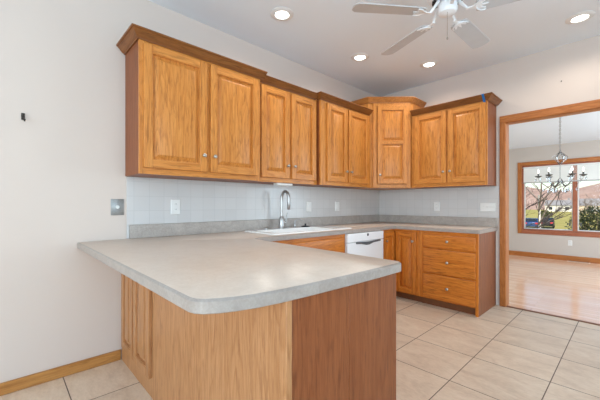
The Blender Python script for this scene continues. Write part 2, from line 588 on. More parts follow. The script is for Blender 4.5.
def counter_mesh():
    th = .042
    loops = [offset_poly(outline, .002), outline, outline, offset_poly(outline, .0075)]
    zs = [CT - th, CT - th + .002, CT - .0075, CT]
    m = MB()
    n = len(outline)
    m.rings([[(x, y, z) for x, y in lp] for lp, z in zip(loops, zs)], 1, False, False)
    bm = bmesh.new()
    def fill(lp, hole, z):
        es = []
        for pl in (lp, hole):
            vs = [bm.verts.new((x, y, z)) for x, y in pl]
            es += [bm.edges.new((vs[i], vs[(i + 1) % len(vs)])) for i in range(len(vs))]
        bmesh.ops.triangle_fill(bm, edges=es, use_beauty=True, use_dissolve=False)
    fill(loops[3], SINK, CT)
    fill(loops[0], SINK, CT - th)
    bm.verts.index_update()
    m.add([tuple(v.co) for v in bm.verts], [tuple(v.index for v in f.verts) for f in bm.faces], 0)
    bm.free()
    m.rings([[(x, y, z) for x, y in SINK] for z in (CT - th, CT)], 1, False, False)
    return m
o = counter_mesh().build('slab', [COUNTER, EDGE], ctop)
bmx = bmesh.new(); bmx.from_mesh(o.data)
bmesh.ops.remove_doubles(bmx, verts=bmx.verts, dist=1e-5)
bmesh.ops.recalc_face_normals(bmx, faces=bmx.faces)
bmx.to_mesh(o.data); bmx.free()
MB().box(.001, .020, -3.505, -.001, CT, 1.020).build('upstand', SPLASH, ctop, bevel=.003, label='laminate upstand below the tiles, shade painted into its tone')
MB().box(.0205, 1.598, -.020, -.001, CT, 1.020).build('upstand', SPLASH, ctop, bevel=.003, label='laminate upstand below the tiles, shade painted into its tone')

# ------------------------------------------------------------------ cabinet helpers
def T_left(fx):                       # faces +x, a runs along y
    return lambda a, b, c: (fx + b, a, c)
def T_back(fy):                       # faces -y, a runs along x
    return lambda a, b, c: (a, fy - b, c)
K2 = math.sqrt(.5)
def T_diag(px, py):
    return lambda a, b, c: (px + K2 * a + K2 * b, py + K2 * a - K2 * b, c)

def knob(parent, T, a, c, b0, scale=1.0):
    m = MB(T)
    m.lathe([(r * scale, h * scale + b0) for r, h in [(.0001, 0), (.0085, 0), (.0085, .002), (.005, .004), (.0045, .012), (.011, .016), (.0155, .020), (.0155, .024), (.011, .028), (.0001, .0295)]], (a, 0, c), 'y', 16)
    return m.build('knob', NICKEL, parent)

def raised_door(parent, T, a0, a1, c0, c1, mats, knob_at=None, split=None, b0=.0005, t=.023, fw=.058, name='door'):
    """frame of stiles and rails with raised panel(s)"""
    m = MB(T)
    m.box(a0, a0 + fw, b0, b0 + t, c0, c1, 0).box(a1 - fw, a1, b0, b0 + t, c0, c1, 0)
    i0, i1 = a0 + fw, a1 - fw
    rails = [(c0, c0 + fw), (c1 - fw, c1)]
    cells = [(c0 + fw, c1 - fw)]
    if split:
        rails.append((split - fw * .38, split + fw * .38))
        cells = [(c0 + fw, split - fw * .38), (split + fw * .38, c1 - fw)]
    for r0, r1 in rails:
        m.box(i0, i1, b0, b0 + t - .0004, r0, r1, 1)
    d = m.build(name, mats, parent, bevel=.003)
    for q0, q1 in cells:
        p = MB(T)
        def rect(ins, b):
            return [(i0 + ins, b, q0 + ins), (i1 - ins, b, q0 + ins), (i1 - ins, b, q1 - ins), (i0 + ins, b, q1 - ins)]
        k = min(.030, (i1 - i0) * .24)
        p.rings([rect(-.003, b0 + .001), rect(-.003, b0 + t - .0035), rect(.003, b0 + t - .005), rect(.0045, b0 + t - .0195), rect(.0125, b0 + t - .0205),
                 rect(.009 + k, b0 + t - .0055), rect(.0095 + k, b0 + t - .002), rect(.012 + k, b0 + t - .0012)], 0)
        p.build('raised_panel', mats[0], d, smooth=20)
    if knob_at:
        knob(d, T, knob_at[0], knob_at[1], b0 + t)
    return d

def drawer(parent, T, a0, a1, c0, c1, mat, b0=.0005, t=.020, knob_c=None, name='drawer'):
    m = MB(T)
    def rect(ins, b):
        return [(a0 + ins, b, c0 + ins), (a1 - ins, b, c0 + ins), (a1 - ins, b, c1 - ins), (a0 + ins, b, c1 - ins)]
    m.rings([rect(0, b0), rect(0, b0 + t - .007), rect(.004, b0 + t - .004), rect(.008, b0 + t - .001), rect(.012, b0 + t)], 0)
    d = m.build(name, mat, parent, smooth=20)
    if knob_c is not None:
        knob(d, T, (a0 + a1) / 2, knob_c, b0 + t)
    return d

def crown(parent, path, zb, zt, mats, proj=.062):
    """sweep a crown profile along an open plan path, outwards to the right of travel"""
    h = zt - zb
    prof = [(0, 0), (.010, 0), (.012, .10), (.020, .16), (.030, .34), (.042, .58), (.050, .70), (.050, .76), (.058, .80), (.062, .88), (.062, 1.0), (0, 1.0)]
    prof = [(p * proj / .062, zb + q * h) for p, q in prof]
    pts = [Vector(p) for p in path]
    lps = []
    for i, p in enumerate(pts):
        es = []
        if i > 0:
            es.append((pts[i] - pts[i - 1]).normalized())
        if i < len(pts) - 1:
            es.append((pts[i + 1] - pts[i]).normalized())
        ns = [Vector((e.y, -e.x)) for e in es]
        k = ns[0] if len(ns) == 1 else (ns[0] + ns[1]) / (1 + ns[0].dot(ns[1]))
        lps.append([(p.x + k.x * q, p.y + k.y * q, z) for q, z in prof])
    m = MB()
    n = len(prof)
    vs = [q for lp in lps for q in lp]
    fs, ms = [], []
    for s_ in range(len(lps) - 1):
        e = (pts[s_ + 1] - pts[s_]).normalized()
        mi = 0 if abs(e.x) > .9 else (1 if abs(e.y) > .9 else 2)
        for i in range(n):
            j = (i + 1) % n
            fs.append((s_ * n + i, s_ * n + j, (s_ + 1) * n + j, (s_ + 1) * n + i))
            ms.append(mi)
    fs += [tuple(range(n)), tuple(range((len(lps) - 1) * n, len(lps) * n))]
    ms += [0, 0]
    m.add(vs, fs, ms)
    return m.build('crown_moulding', mats, parent, smooth=25)

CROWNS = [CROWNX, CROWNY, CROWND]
ZB, ZT, CB, CTOP = 1.395, 2.335, 2.326, 2.386
MZ = [OAKZ, OAKY]

# ------------------------------------------------------------------ wall cabinets, sink wall
def wall_cab(label, y0, y1, fx, doors, kz, path, ctop_=CTOP):
    t = thing('wall_cabinet', label, 'cabinet', (0, (y0 + y1) / 2, ZB), 'wall cabinets on the sink wall')
    g = .0012
    MB().box(.0085, fx - .02, y0 + g, y1 - g, ZB, ZT).build('carcass', SIDE, t, bevel=.001)
    T = T_left(fx)
    f = .045
    e0, e1 = doors[0][0] + .015, doors[1][1] - .015
    m = MB(T).box(y0 + g, e0, -.0198, 0, ZB, ZT, 0).box(e1, y1 - g, -.0198, 0, ZB, ZT, 0)
    m.box(e0, e1, -.0198, 0, ZB, ZB + .055, 1).box(e0, e1, -.0198, 0, ZT - .05, ZT, 1)
    ym = (doors[0][1] + doors[1][0]) / 2
    m.box(ym - .03, ym + .03, -.0198, 0, ZB + .055, ZT - .05, 0)
    m.build('face_frame', MZ, t, bevel=.001)
    for k, (a0, a1) in enumerate(doors):
        raised_door(t, T, a0, a1, 1.438, 2.306, MZ, ((a1 - .03) if k == 0 else (a0 + .03), kz))
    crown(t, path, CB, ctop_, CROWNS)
    return t
wall_cab('oak two-door wall cabinet nearest the light switch plate, the first on the long run', -3.535, -2.50, .34, [(-3.508, -3.036), (-3.004, -2.535)], 1.565,
         [(.010, -3.5345), (.3405, -3.5345), (.3405, -2.465)])
wall_cab('shallower oak two-door wall cabinet above the sink and faucet', -2.4985, -1.692, .285, [(-2.462, -2.108), (-2.078, -1.722)], 1.565,
         [(.2855, -2.497), (.2855, -1.716)], CTOP - .004)
wall_cab('oak two-door wall cabinet above the dishwasher, next to the taller corner cabinet', -1.690, -.742, .34, [(-1.595, -1.240), (-1.210, -.80)], 1.565,
         [(.292, -1.6895), (.3405, -1.6895), (.3405, -.762)])

# tall corner cabinet with a diagonal face
t = thing('corner_wall_cabinet', 'tall oak corner wall cabinet with one diagonal two-panel door', 'cabinet', (.2, -.2, ZB))
A, B = (.355, -.695), (.695, -.355)
ZT2 = 2.515
pen = [(.0085, -.0085), (.0085, -.7395), (.333, -.7395), (A[0] - .006, A[1] - .022), A, B, (B[0] + .006, B[1] + .02), (.7035, -.333), (.7035, -.0085)]
pen = [(.0085, -.0085), (.0085, -.7395), (.31, -.7395), (A[0] - .0142, A[1] + .0142), (B[0] - .0142, B[1] + .0142), (.7035, -.31), (.7035, -.0085)]
MB().prism(pen[::-1], ZB, ZT2).build('carcass', OAKZ, t, bevel=.001)
T = T_diag(*A)
L = math.hypot(B[0] - A[0], B[1] - A[1])
m = MB(T).box(0, .045, -.0195, 0, ZB, ZT2, 0).box(L - .045, L, -.0195, 0, ZB, ZT2, 0).box(.045, L - .045, -.0195, 0, ZB, ZB + .045, 1).box(.045, L - .045, -.0195, 0, ZT2 - .05, ZT2, 1)
m.build('face_frame', [OAKZ, OAKD], t, bevel=.001)
raised_door(t, T, .052, L - .040, 1.446, 2.462, [OAKZ, OAKD], (.082, 1.560), split=1.985)
crown(t, [(.012, -.7385), (.318, -.7385), (A[0] + .0005, A[1] - .0005), (B[0] + .0005, B[1] - .0005), (.7025, -.318), (.7025, -.012)], 2.500, 2.568, [CROWND, CROWND, CROWND], .05)

# wall cabinet on the short wall
t = thing('wall_cabinet', 'oak two-door wall cabinet beside the dining room opening, blue tape on its crown', 'cabinet', (1.15, 0, ZB))
X0, X1, FY = .7065, 1.588, -.340
MB().box(X0, X1, FY + .02, -.0085, ZB, ZT).build('carcass', SIDE, t, bevel=.001)
T = T_back(FY)
m = MB(T).box(X0, X0 + .05, -.0195, 0, ZB, ZT, 0).box(X1 - .03, X1, -.0195, 0, ZB, ZT, 0).box(X0 + .05, X1 - .03, -.0195, 0, ZB, ZB + .045, 1)
m.box(X0 + .05, X1 - .03, -.0195, 0, ZT - .04, ZT, 1).box(1.135, 1.19, -.0195, 0, ZB + .045, ZT - .04, 0)
m.build('face_frame', [OAKZ, OAKX], t, bevel=.001)
raised_door(t, T, .752, 1.150, 1.438, 2.306, [OAKZ, OAKX], (1.122, 1.572))
raised_door(t, T, 1.172, 1.573, 1.438, 2.306, [OAKZ, OAKX], (1.200, 1.572))
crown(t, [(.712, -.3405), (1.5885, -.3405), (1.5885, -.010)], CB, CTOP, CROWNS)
# tape over the crown's front corner
tp = []
for q, z in [(.0, -.02), (.011, -.001), (.013, .006), (.022, .010), (.032, .020), (.044, .034), (.052, .042), (.052, .046), (.060, .048), (.0640, .053), (.0640, .061), (.058, .0618)]:
    tp.append((-.3405 - q - .0012, CB + z))
m = MB()
lo = []
for i, (y, z) in enumerate(tp):
    lo.append([(1.548, y, z), (1.572, y, z), (1.572, y - .0006, z + .0003), (1.548, y - .0006, z + .0003)])
m.rings(lo)
tag(m.build('tape_strip', BLUETAPE), 'small strip of blue masking tape stuck on the crown moulding of the right wall cabinet', 'tape')

# under-cabinet light
t = thing('under_cabinet_light', 'small white light strip under the cabinet above the faucet', 'light', (.2, -2.13, ZB))
MB().box(.20, .262, -2.235, -2.03, ZB - .022, ZB - .0005).build('housing', WHITE, t, bevel=.003)
MB().box(.206, .256, -2.215, -2.05, ZB - .0235, ZB - .0222).build('diffuser', SHADEM, t)

# ------------------------------------------------------------------ base cabinets
BT = .871
BM = [BASEZ, BASEX]
BMY = [BASEZ, BASEY]
# drawer base by the opening
t = thing('drawer_base_cabinet', 'oak base cabinet with three drawers beside the dining room opening', 'cabinet', (1.26, -.3, 0))
X0, X1, FY = .9465, 1.581, -.61
MB().box(X0, X1 - .02, FY + .0205, -.0015, .085, BT).build('carcass', BASEZ, t)
MB().box(X1 - .0195, X1, FY + .0205, -.0015, 0, BT).build('end_panel', SIDE, t, bevel=.001, label='reddish brown oak end panel')
T = T_back(FY)
MB(T).box(X0, X0 + .045, -.02, 0, .085, BT, 0).box(X1 - .028, X1, -.02, 0, 0, BT, 0).box(X0 + .045, X1 - .028, -.02, 0, .085, .10, 1).box(X0 + .045, X1 - .028, -.02, 0, .36, .40, 1) \
    .box(X0 + .045, X1 - .028, -.02, 0, .655, .70, 1).box(X0 + .045, X1 - .028, -.02, 0, .815, BT, 1).build('face_frame', BM, t, bevel=.001)
MB().box(X0, X1 - .03, FY + .05, FY + .065, 0, .0845).build('toe_kick', TOEK, t)
drawer(t, T, .990, 1.557, .684, .828, BASEX, knob_c=.765)
drawer(t, T, .990, 1.557, .391, .662, BASEX, knob_c=.530)
drawer(t, T, .990, 1.557, .098, .372, BASEX, knob_c=.240)

# corner base with two hinged leaves
t = thing('corner_base_cabinet', 'oak corner base cabinet with two narrow panelled door leaves in the inside corner', 'cabinet', (.45, -.45, 0))
cp = [(.0015, -.0015), (.0015, -.9035), (.59, -.9035), (.59, -.59), (.9455, -.59), (.9455, -.0015)]
MB().prism(cp[::-1], .085, BT).build('carcass', BASEZ, t)
m = MB(T_left(.61)).box(-.9035, -.884, -.0195, 0, .085, BT, 0).box(-.884, -.6105, -.0195, 0, .085, .11, 1).box(-.884, -.6105, -.0195, 0, .832, BT, 1)
m.T = T_back(-.61)
m.box(.5905, .61, -.0195, 0, .085, BT, 0).box(.61, .9, -.0195, 0, .085, .11, 2).box(.61, .9, -.0195, 0, .832, BT, 2).box(.9, .9455, -.0195, 0, .085, BT, 0)
m.build('face_frame', [BASEZ, BASEY, BASEX], t, bevel=.001)
m = MB()
m.prism([(.54, -.9035), (.545, -.9035), (.545, -.545), (.9455, -.545), (.9455, -.54), (.54, -.54)][::-1], 0, .0845)
m.build('toe_kick', TOEK, t)
raised_door(t, T_left(.61), -.882, -.640, .104, .838, BMY, (-.845, .735), fw=.05)
raised_door(t, T_back(-.61), .640, .903, .104, .838, BM, (.868, .735), fw=.05)

# dishwasher
t = thing('dishwasher', 'white dishwasher with a dark recessed handle under the worktop', 'dishwasher', (.3, -1.255, 0))
D0, D1 = -1.602, -.907
MB().box(.03, .60, D0 + .004, D1 - .004, .085, .866).build('body', APPL, t)
dd = MB().box(.6005, .640, D0 + .003, D1 - .003, .11, .770).build('door', APPL, t, bevel=.004)
pn = MB().box(.6005, .642, D0 + .003, D1 - .003, .7735, .866).build('control_panel', APPL, t, bevel=.004)
MB(T_left(.642)).lathe([(.0001, 0), (.016, 0), (.016, .0015), (.0001, .0016)], (-1.235, .0003, .840), 'y', 16).build('badge', BLACK, pn)
m = MB(T_left(.640))
hp = [(-1.455, .752), (-1.36, .746), (-1.27, .728), (-1.215, .728), (-1.13, .746), (-.985, .752), (-.985, .772), (-1.13, .768), (-1.22, .764), (-1.36, .768), (-1.455, .772)]
m.rings([[(a, .0005, c) for a, c in hp], [(a, .010, c) for a, c in hp]])
m.build('handle', DARKGREY, dd, bevel=.002, label='dark grey grip strip')
MB().box(.53, .545, D0 + .004, D1 - .004, 0, .0845).build('toe_kick', BLACK, t)

# sink base
t = thing('sink_base_cabinet', 'oak base cabinet with a plain false drawer front below the sink', 'cabinet', (.3, -2.2, 0))
S0, S1 = -2.783, -1.6035
MB().box(.0015, .095, S0, S1, .085, BT).box(.095, .5895, S0, S1, .085, .70).build('carcass', BASEZ, t)
m = MB(T_left(.61))
m.box(S0, S0 + .05, -.02, 0, .085, BT, 0).box(S1 - .03, S1, -.02, 0, .085, BT, 0).box(S0 + .05, S1 - .03, -.02, 0, .085, .11, 1).box(S0 + .05, S1 - .03, -.02, 0, .66, .70, 1).box(S0 + .05, S1 - .03, -.02, 0, .832, BT, 1)
m.box(S0 + .05, S1 - .03, -.02, -.014, .70, .832, 1).box(S0 + .05, S1 - .03, -.02, -.014, .11, .66, 1)
m.build('face_frame', BMY, t, bevel=.001)
drawer(t, T_left(.61), -2.72, -1.640, .690, .838, BASEY, name='false_drawer_front')
raised_door(t, T_left(.61), -2.72, -2.195, .104, .668, BMY, (-2.225, .60))
raised_door(t, T_left(.61), -2.165, -1.640, .104, .668, BMY, (-2.135, .60))
MB().box(.54, .545, S0, S1, 0, .0845).build('toe_kick', TOEK, t)

# peninsula
t = thing('peninsula_cabinet', 'long oak peninsula cabinet in front, carrying the rounded end of the worktop', 'cabinet', (1.0, -3.2, 0))
PX, PY0, PY1 = 1.930, -3.560, -2.885
MB().box(.0015, PX - .02, PY0 + .0205, PY1, .0, BT).build('carcass', BASEZ, t)
T = T_back(PY0)
MB(T).box(.017, .70, -.02, 0, 0, .135, 0).box(.0015, .075, -.02, 0, .135, BT, 0).box(.352, .382, -.02, 0, .135, BT, 0).box(.66, .70, -.02, 0, .135, BT, 0).box(.075, .352, -.02, -.006, .135, BT, 0).box(.382, .66, -.02, -.006, .135, BT, 0) \
    .build('face_frame', PALE, t, bevel=.001)
MP = [PALE, PALE]
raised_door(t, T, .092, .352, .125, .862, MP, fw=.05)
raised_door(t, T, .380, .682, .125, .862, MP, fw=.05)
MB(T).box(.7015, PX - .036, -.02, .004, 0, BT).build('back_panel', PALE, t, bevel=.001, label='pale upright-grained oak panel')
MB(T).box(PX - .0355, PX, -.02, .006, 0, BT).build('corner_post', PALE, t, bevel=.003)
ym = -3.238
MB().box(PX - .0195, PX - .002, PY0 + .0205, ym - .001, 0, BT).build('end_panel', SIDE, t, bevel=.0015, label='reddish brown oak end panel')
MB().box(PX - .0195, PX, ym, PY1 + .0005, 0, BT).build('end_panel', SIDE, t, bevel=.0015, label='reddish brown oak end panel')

# ------------------------------------------------------------------ sink and tap
t = thing('sink', 'white drop-in kitchen sink set in the worktop below the window-side wall cabinets'.replace(' below the window-side wall cabinets', ' under the steel faucet'), 'sink', (.325, -1.96, CT))
def rrect(x0, x1, y0, y1, r, z, n=5):
    pts = []
    for cx, cy, a in ((x1 - r, y1 - r, 0), (x0 + r, y1 - r, 90), (x0 + r, y0 + r, 180), (x1 - r, y0 + r, 270)):
        pts += [(cx + r * math.cos(R(a + 90 * i / n)), cy + r * math.sin(R(a + 90 * i / n)), z) for i in range(n + 1)]
    return pts
ox0, ox1, oy0, oy1 = .065, .572, -2.515, -1.405
m = MB()
lp = [rrect(ox0, ox1, oy0, oy1, .05, CT + .0004), rrect(ox0, ox1, oy0, oy1, .05, CT + .006), rrect(ox0 + .006, ox1 - .006, oy0 + .006, oy1 - .006, .045, CT + .011),
      rrect(ox0 + .03, ox1 - .03, oy0 + .03, oy1 - .03, .04, CT + .011), rrect(.165, .535, -2.44, -1.67, .05, CT + .009), rrect(.172, .528, -2.43, -1.68, .05, CT - .01),
      rrect(.20, .50, -2.40, -1.71, .06, CT - .17), rrect(.24, .46, -2.34, -1.77, .06, CT - .185)]
m.rings(lp, 0, False, True)
lq = [rrect(ox0 + .002, ox1 - .002, oy0 + .002, oy1 - .002, .05, CT + .0005), rrect(.150, .540, -2.455, -1.655, .05, CT + .0005), rrect(.155, .538, -2.45, -1.66, .05, CT - .01), rrect(.19, .51, -2.41, -1.70, .06, CT - .18), rrect(.23, .47, -2.35, -1.76, .06, CT - .195)]
m.rings(lq, 0, False, True)
m.build('basin', PORC, t, smooth=50)
MB().lathe([(.0001, 0), (.042, 0), (.042, .003), (.03, .004), (.0001, .002)], (.35, -2.06, CT - .1848), 'z', 20).build('drain', STEEL, t)

t = thing('kitchen_faucet', 'tall brushed steel pull-down faucet at the back of the sink', 'faucet', (.115, -2.057, CT + .0112))
fx, fy, fz = .115, -2.057, CT + .0113
MB().lathe([(.0001, 0), (.034, 0), (.034, .004), (.030, .010), (.031, .05), (.029, .095), (.022, .115), (.0175, .13), (.0001, .131)], (fx, fy, fz), 'z', 20).build('base', STEEL, t)
pts = [(fx, fy, fz + .12), (fx, fy, fz + .22), (fx, fy, fz + .315)]
for i in range(1, 11):
    a = R(180 - 18 * i)
    pts.append((fx + .052 + .052 * math.cos(a), fy + .012 * i / 10, fz + .315 + .075 * math.sin(a)))
MB().tube(pts, .0155, 12).build('spout', STEEL, t)
hx, hy, hz = pts[-1]
MB().lathe([(.0001, 0), (.013, 0), (.016, .006), (.0165, .07), (.0185, .10), (.0185, .125), (.0001, .126)], (hx, hy, hz - .115), 'z', 16).build('spray_head', STEEL, t)
lv = MB().tube([(fx, fy + .025, fz + .062), (fx, fy + .062, fz + .062)], .014, 12)
lv.tube([(fx, fy + .055, fz + .065), (fx + .004, fy + .068, fz + .11), (fx + .008, fy + .075, fz + .165)], [.006, .006, .007], 10)
lv.build('lever', STEEL, t)

t = thing('soap_dispenser', 'short steel soap dispenser with a curved spout, right of the faucet', 'soap dispenser', (.115, -1.86, CT + .0112))
sx, sy = .115, -1.865
MB().lathe([(.0001, 0), (.022, 0), (.022, .006), (.014, .014), (.012, .05), (.009, .055), (.009, .075), (.0001, .076)], (sx, sy, fz), 'z', 16).build('base', STEEL, t)
MB().tube([(sx, sy, fz + .06), (sx + .01, sy + .02, fz + .083), (sx + .03, sy + .05, fz + .088), (sx + .05, sy + .075, fz + .072)], .0065, 10).build('spout', STEEL, t)

t = thing('sink_stopper', 'black sink stopper lying on the rim of the white sink', 'stopper', (.13, -1.70, CT + .0112))
MB().lathe([(.0001, 0), (.048, 0), (.050, .004), (.044, .010), (.018, .014), (.0001, .014)], (.130, -1.715, fz), 'z', 20).build('disc', BLACK, t)
MB().lathe([(.0001, 0), (.008, 0), (.008, .012), (.012, .016), (.010, .022), (.0001, .023)], (.130, -1.715, fz + .0135), 'z', 14).build('grip', BLACK, t)

t = thing('air_gap_cap', 'tiny steel cap on the sink rim left of the faucet', 'sink cap', (.12, -2.25, CT + .0112))
MB().lathe([(.0001, 0), (.016, 0), (.016, .012), (.010, .020), (.0001, .021)], (.12, -2.262, fz), 'z', 14).build('cap', STEEL, t)

# ------------------------------------------------------------------ plates on the walls
def duplex(label, T, a, c, w=.080, h=.125, kind='outlet', cat='outlet', group=None, n=1):
    t = thing('wall_outlet' if kind == 'outlet' else 'light_switch', label, cat, T(a, 0, c), group)
    m = MB(T)
    def rect(ins, b):
        return [(a - w / 2 + ins, b, c - h / 2 + ins), (a + w / 2 - ins, b, c - h / 2 + ins), (a + w / 2 - ins, b, c + h / 2 - ins), (a - w / 2 + ins, b, c + h / 2 - ins)]
    m.rings([rect(0, .0003), rect(0, .003), rect(.004, .0065)])
    m.build('plate', WHITE, t)
    for k in range(n):
        ak = a + (k - (n - 1) / 2) * .046
        if kind == 'outlet':
            for dc in (-.022, .022):
                s_ = MB(T)
                s_.rings([[(ak + .016 * math.cos(2 * math.pi * i / 16), b, c + dc + .0145 * math.sin(2 * math.pi * i / 16)) for i in range(16)] for b in (.0066, .0085)])
                so = s_.build('socket', WHITE, t)
                for da in (-.006, .006):
                    MB(T).box(ak + da - .0012, ak + da + .0012, .0086, .009, c + dc - .001, c + dc + .008).build('slot', DARKGREY, so)
        elif kind == 'rocker':
            MB(T).box(ak - .017, ak + .017, .0066, .011, c - .034, c + .034).build('rocker', WHITE, t, bevel=.002)
        else:
            MB(T).box(ak - .005, ak + .005, .0066, .016, c - .006, c + .012).build('toggle', WHITE, t, bevel=.002)
    return t
TL, TB = T_left(.008), T_back(-.008)
duplex('white duplex outlet on the tiles near the left end of the worktop', TL, -3.147, 1.158)
duplex('white switch plate on the tiles just right of the faucet, above the sink end', TL, -1.539, 1.152, .085, .12, 'rocker', 'light switch')
duplex('white switch plate on the tiles above the dishwasher, nearer the room corner', TL, -1.010, 1.155, .085, .12, 'rocker', 'light switch')
duplex('white duplex outlet on the short tiled wall below the two-door cabinet', TB, .890, 1.150)
duplex('wide white three-gang switch plate at the right end of the short tiled wall', TB, 1.497, 1.145, .165, .105, 'toggle', 'light switch', n=3)
duplex('white outlet low on the dining room wall below the window', T_back(DY), 1.783, .371, .07, .115)

t = thing('cable_plate', 'grey steel wall plate with a white cable jack, left of the tiles', 'wall plate', (0, -3.585, 1.16))
m = MB(T_left(0))
a, c, w, h = -3.586, 1.160, .088, .122
def rect(ins, b):
    return [(a - w / 2 + ins, b, c - h / 2 + ins), (a + w / 2 - ins, b, c - h / 2 + ins), (a + w / 2 - ins, b, c + h / 2 - ins), (a - w / 2 + ins, b, c + h / 2 - ins)]
m.rings([rect(0, .0003), rect(0, .004), rect(.003, .006)])
m.build('plate', GREYPLATE, t)
MB(T_left(0)).lathe([(.0001, .0061), (.013, .0061), (.013, .010), (.007, .011), (.006, .022), (.0001, .022)], (a, 0, c), 'y', 16).build('jack', WHITE, t)

t = thing('wall_hook', 'small dark metal hook fixed on the bare left wall', 'hook', (0, -4.124, 1.74))
MB(T_left(0)).box(-4.134, -4.116, .0003, .005, 1.722, 1.766).build('back_plate', DARKMETAL, t, bevel=.002)
MB().tube([(.004, -4.124, 1.755), (.016, -4.123, 1.753), (.022, -4.122, 1.740), (.020, -4.121, 1.722), (.028, -4.118, 1.712), (.034, -4.117, 1.722)], .004, 8).build('prong', DARKMETAL, t)

tag(MB(T_back(0)).lathe([(.0001, .0003), (.002, .0003), (.002, .010), (.006, .011), (.005, .013), (.0001, .0133)], (2.18, 0, 2.457), 'y', 12).build('nail', DARKMETAL),
    'tiny nail left in the wall above the dining room opening', 'nail')

# ------------------------------------------------------------------ recessed ceiling lights
def downlight(x, y, label):
    t = thing('recessed_light', label, 'ceiling light', (x, y, H), 'recessed ceiling lights')
    MB().lathe([(.058, -.004), (.062, -.012), (.082, -.011), (.100, -.003), (.100, -.0004), (.058, -.0004), (.058, -.004)], (x, y, H), 'z', 32).build('trim_ring', WHITE, t)
    MB().lathe([(.0001, -.0005), (.0575, -.0005), (.0575, -.0045), (.035, -.0065), (.0001, -.007)], (x, y, H), 'z', 32).build('lens', LENS, t)
    d = bpy.data.lights.new('downlight', 'SPOT')
    d.energy = CAN_POWER
    d.spot_size = R(162)
    d.spot_blend = .6
    d.shadow_soft_size = .06
    d.color = (1.0, .89, .77)
    lo = bpy.data.objects.new('lamp', d)
    COL.objects.link(lo)
    lo.parent = t
    lo.location = (0, 0, -.03)
downlight(.604, -2.463, 'recessed ceiling light above the first long wall cabinet')
downlight(.593, -1.314, 'recessed ceiling light above the wall cabinet next to the corner')
downlight(1.044, -.581, 'recessed ceiling light in front of the cabinet on the short wall')
downlight(2.370, -.525, 'recessed ceiling light over the floor before the dining room opening')

# ------------------------------------------------------------------ ceiling fan
FX, FY, FZ = 1.809, -1.988, 2.499
fan = thing('ceiling_fan', 'white five-blade ceiling fan with scrolled blade brackets and a pull chain', 'ceiling fan', (FX, FY, FZ))
MB().lathe([(.0001, H - .0005), (.075, H - .0005), (.072, H - .03), (.045, H - .055), (.02, H - .06), (.0001, H - .06)], (FX, FY, 0), 'z', 28).build('canopy', FANWHITE, fan)
MB().lathe([(.0135, H - .06), (.0135, 2.75)], (FX, FY, 0), 'z', 16).build('downrod', FANWHITE, fan)
MU = .045
MB().lathe([(.0001, 2.71), (.04, 2.71), (.07, 2.695), (.125, 2.665), (.135, 2.63), (.135, 2.585), (.120, 2.56), (.10, 2.545), (.0001, 2.545)], (FX, FY, MU), 'z', 36).build('motor_housing', FANWHITE, fan)
m = MB()
for i in range(20):                                     # vent slots round the underside of the motor
    a_ = 2 * math.pi * i / 20
    ca, sa = math.cos(a_), math.sin(a_)
    q = [(.068, -.006), (.098, -.009), (.098, .009), (.068, .006)]
    m.rings([[(FX + ca * u - sa * w_, FY + sa * u + ca * w_, z + MU) for u, w_ in q] for z in (2.538, 2.5448)])
m.build('motor_vents', BLACK, fan)
MB().lathe([(.0001, 2.5445), (.045, 2.5445), (.05, 2.525), (.063, 2.515), (.063, 2.470), (.055, 2.455), (.03, 2.446), (.0001, 2.445)], (FX, FY, MU), 'z', 28).build('switch_housing', FANWHITE, fan)
ch = MB()
cx_, cy_ = FX + .012, FY - .030
ZC = 2.446 + MU
for i in range(25):
    z = ZC - i * .0068
    ch.lathe([(.0001, -.0024), (.0018, -.0015), (.0024, 0), (.0018, .0015), (.0001, .0024)], (cx_, cy_, z), 'z', 6)
ch.tube([(cx_, cy_, ZC + .001), (cx_, cy_, ZC - .170)], .0008, 5)
pc = ch.build('pull_chain', NICKEL, fan)
MB().lathe([(.0001, -.010), (.005, -.008), (.0065, -.002), (.005, .004), (.002, .010), (.0001, .011)], (cx_, cy_, ZC - .178), 'z', 10).build('chain_knob', NICKEL, pc)

def fan_blade(ang):
    ca, sa = math.cos(R(ang)), math.sin(R(ang))
    tilt = R(-10)
    def T(u, w, z):                                     # u out along the blade, w across
        w2, z2 = w * math.cos(tilt) - z * math.sin(tilt), w * math.sin(tilt) + z * math.cos(tilt)
        return (FX + ca * u - sa * w2, FY + sa * u + ca * w2, FZ + z2)
    prof = [(.175, -.052), (.20, -.060), (.60, -.069), (.640, -.067), (.664, -.040), (.668, 0), (.664, .040), (.640, .067), (.60, .069), (.20, .060), (.175, .052), (.168, 0)]
    m = MB(T)
    m.rings([[(u, w, z) for u, w in prof] for z in (.0, .006)])
    b = m.build('blade', BLADE, fan, bevel=.0015)
    k = MB(T)
    k.prism([(.115, -.011), (.150, -.008), (.185, -.030), (.225, -.040), (.230, -.032), (.200, -.012), (.245, 0), (.200, .012), (.230, .032), (.225, .040), (.185, .030), (.150, .008), (.115, .011)], -.0055, -.0005)
    k.tube([(.228, -.052, -.004), (.200, -.047, -.005), (.180, -.028, -.006), (.172, 0, -.006), (.180, .028, -.006), (.200, .047, -.005), (.228, .052, -.004)], .0042, 7)
    k.tube([(.070, 0, .075), (.095, 0, .036), (.125, 0, -.001)], [.012, .010, .008], 8)
    k.build('blade_bracket', FANWHITE, b)
for k in range(5):
    fan_blade(88.2 + 72 * k)

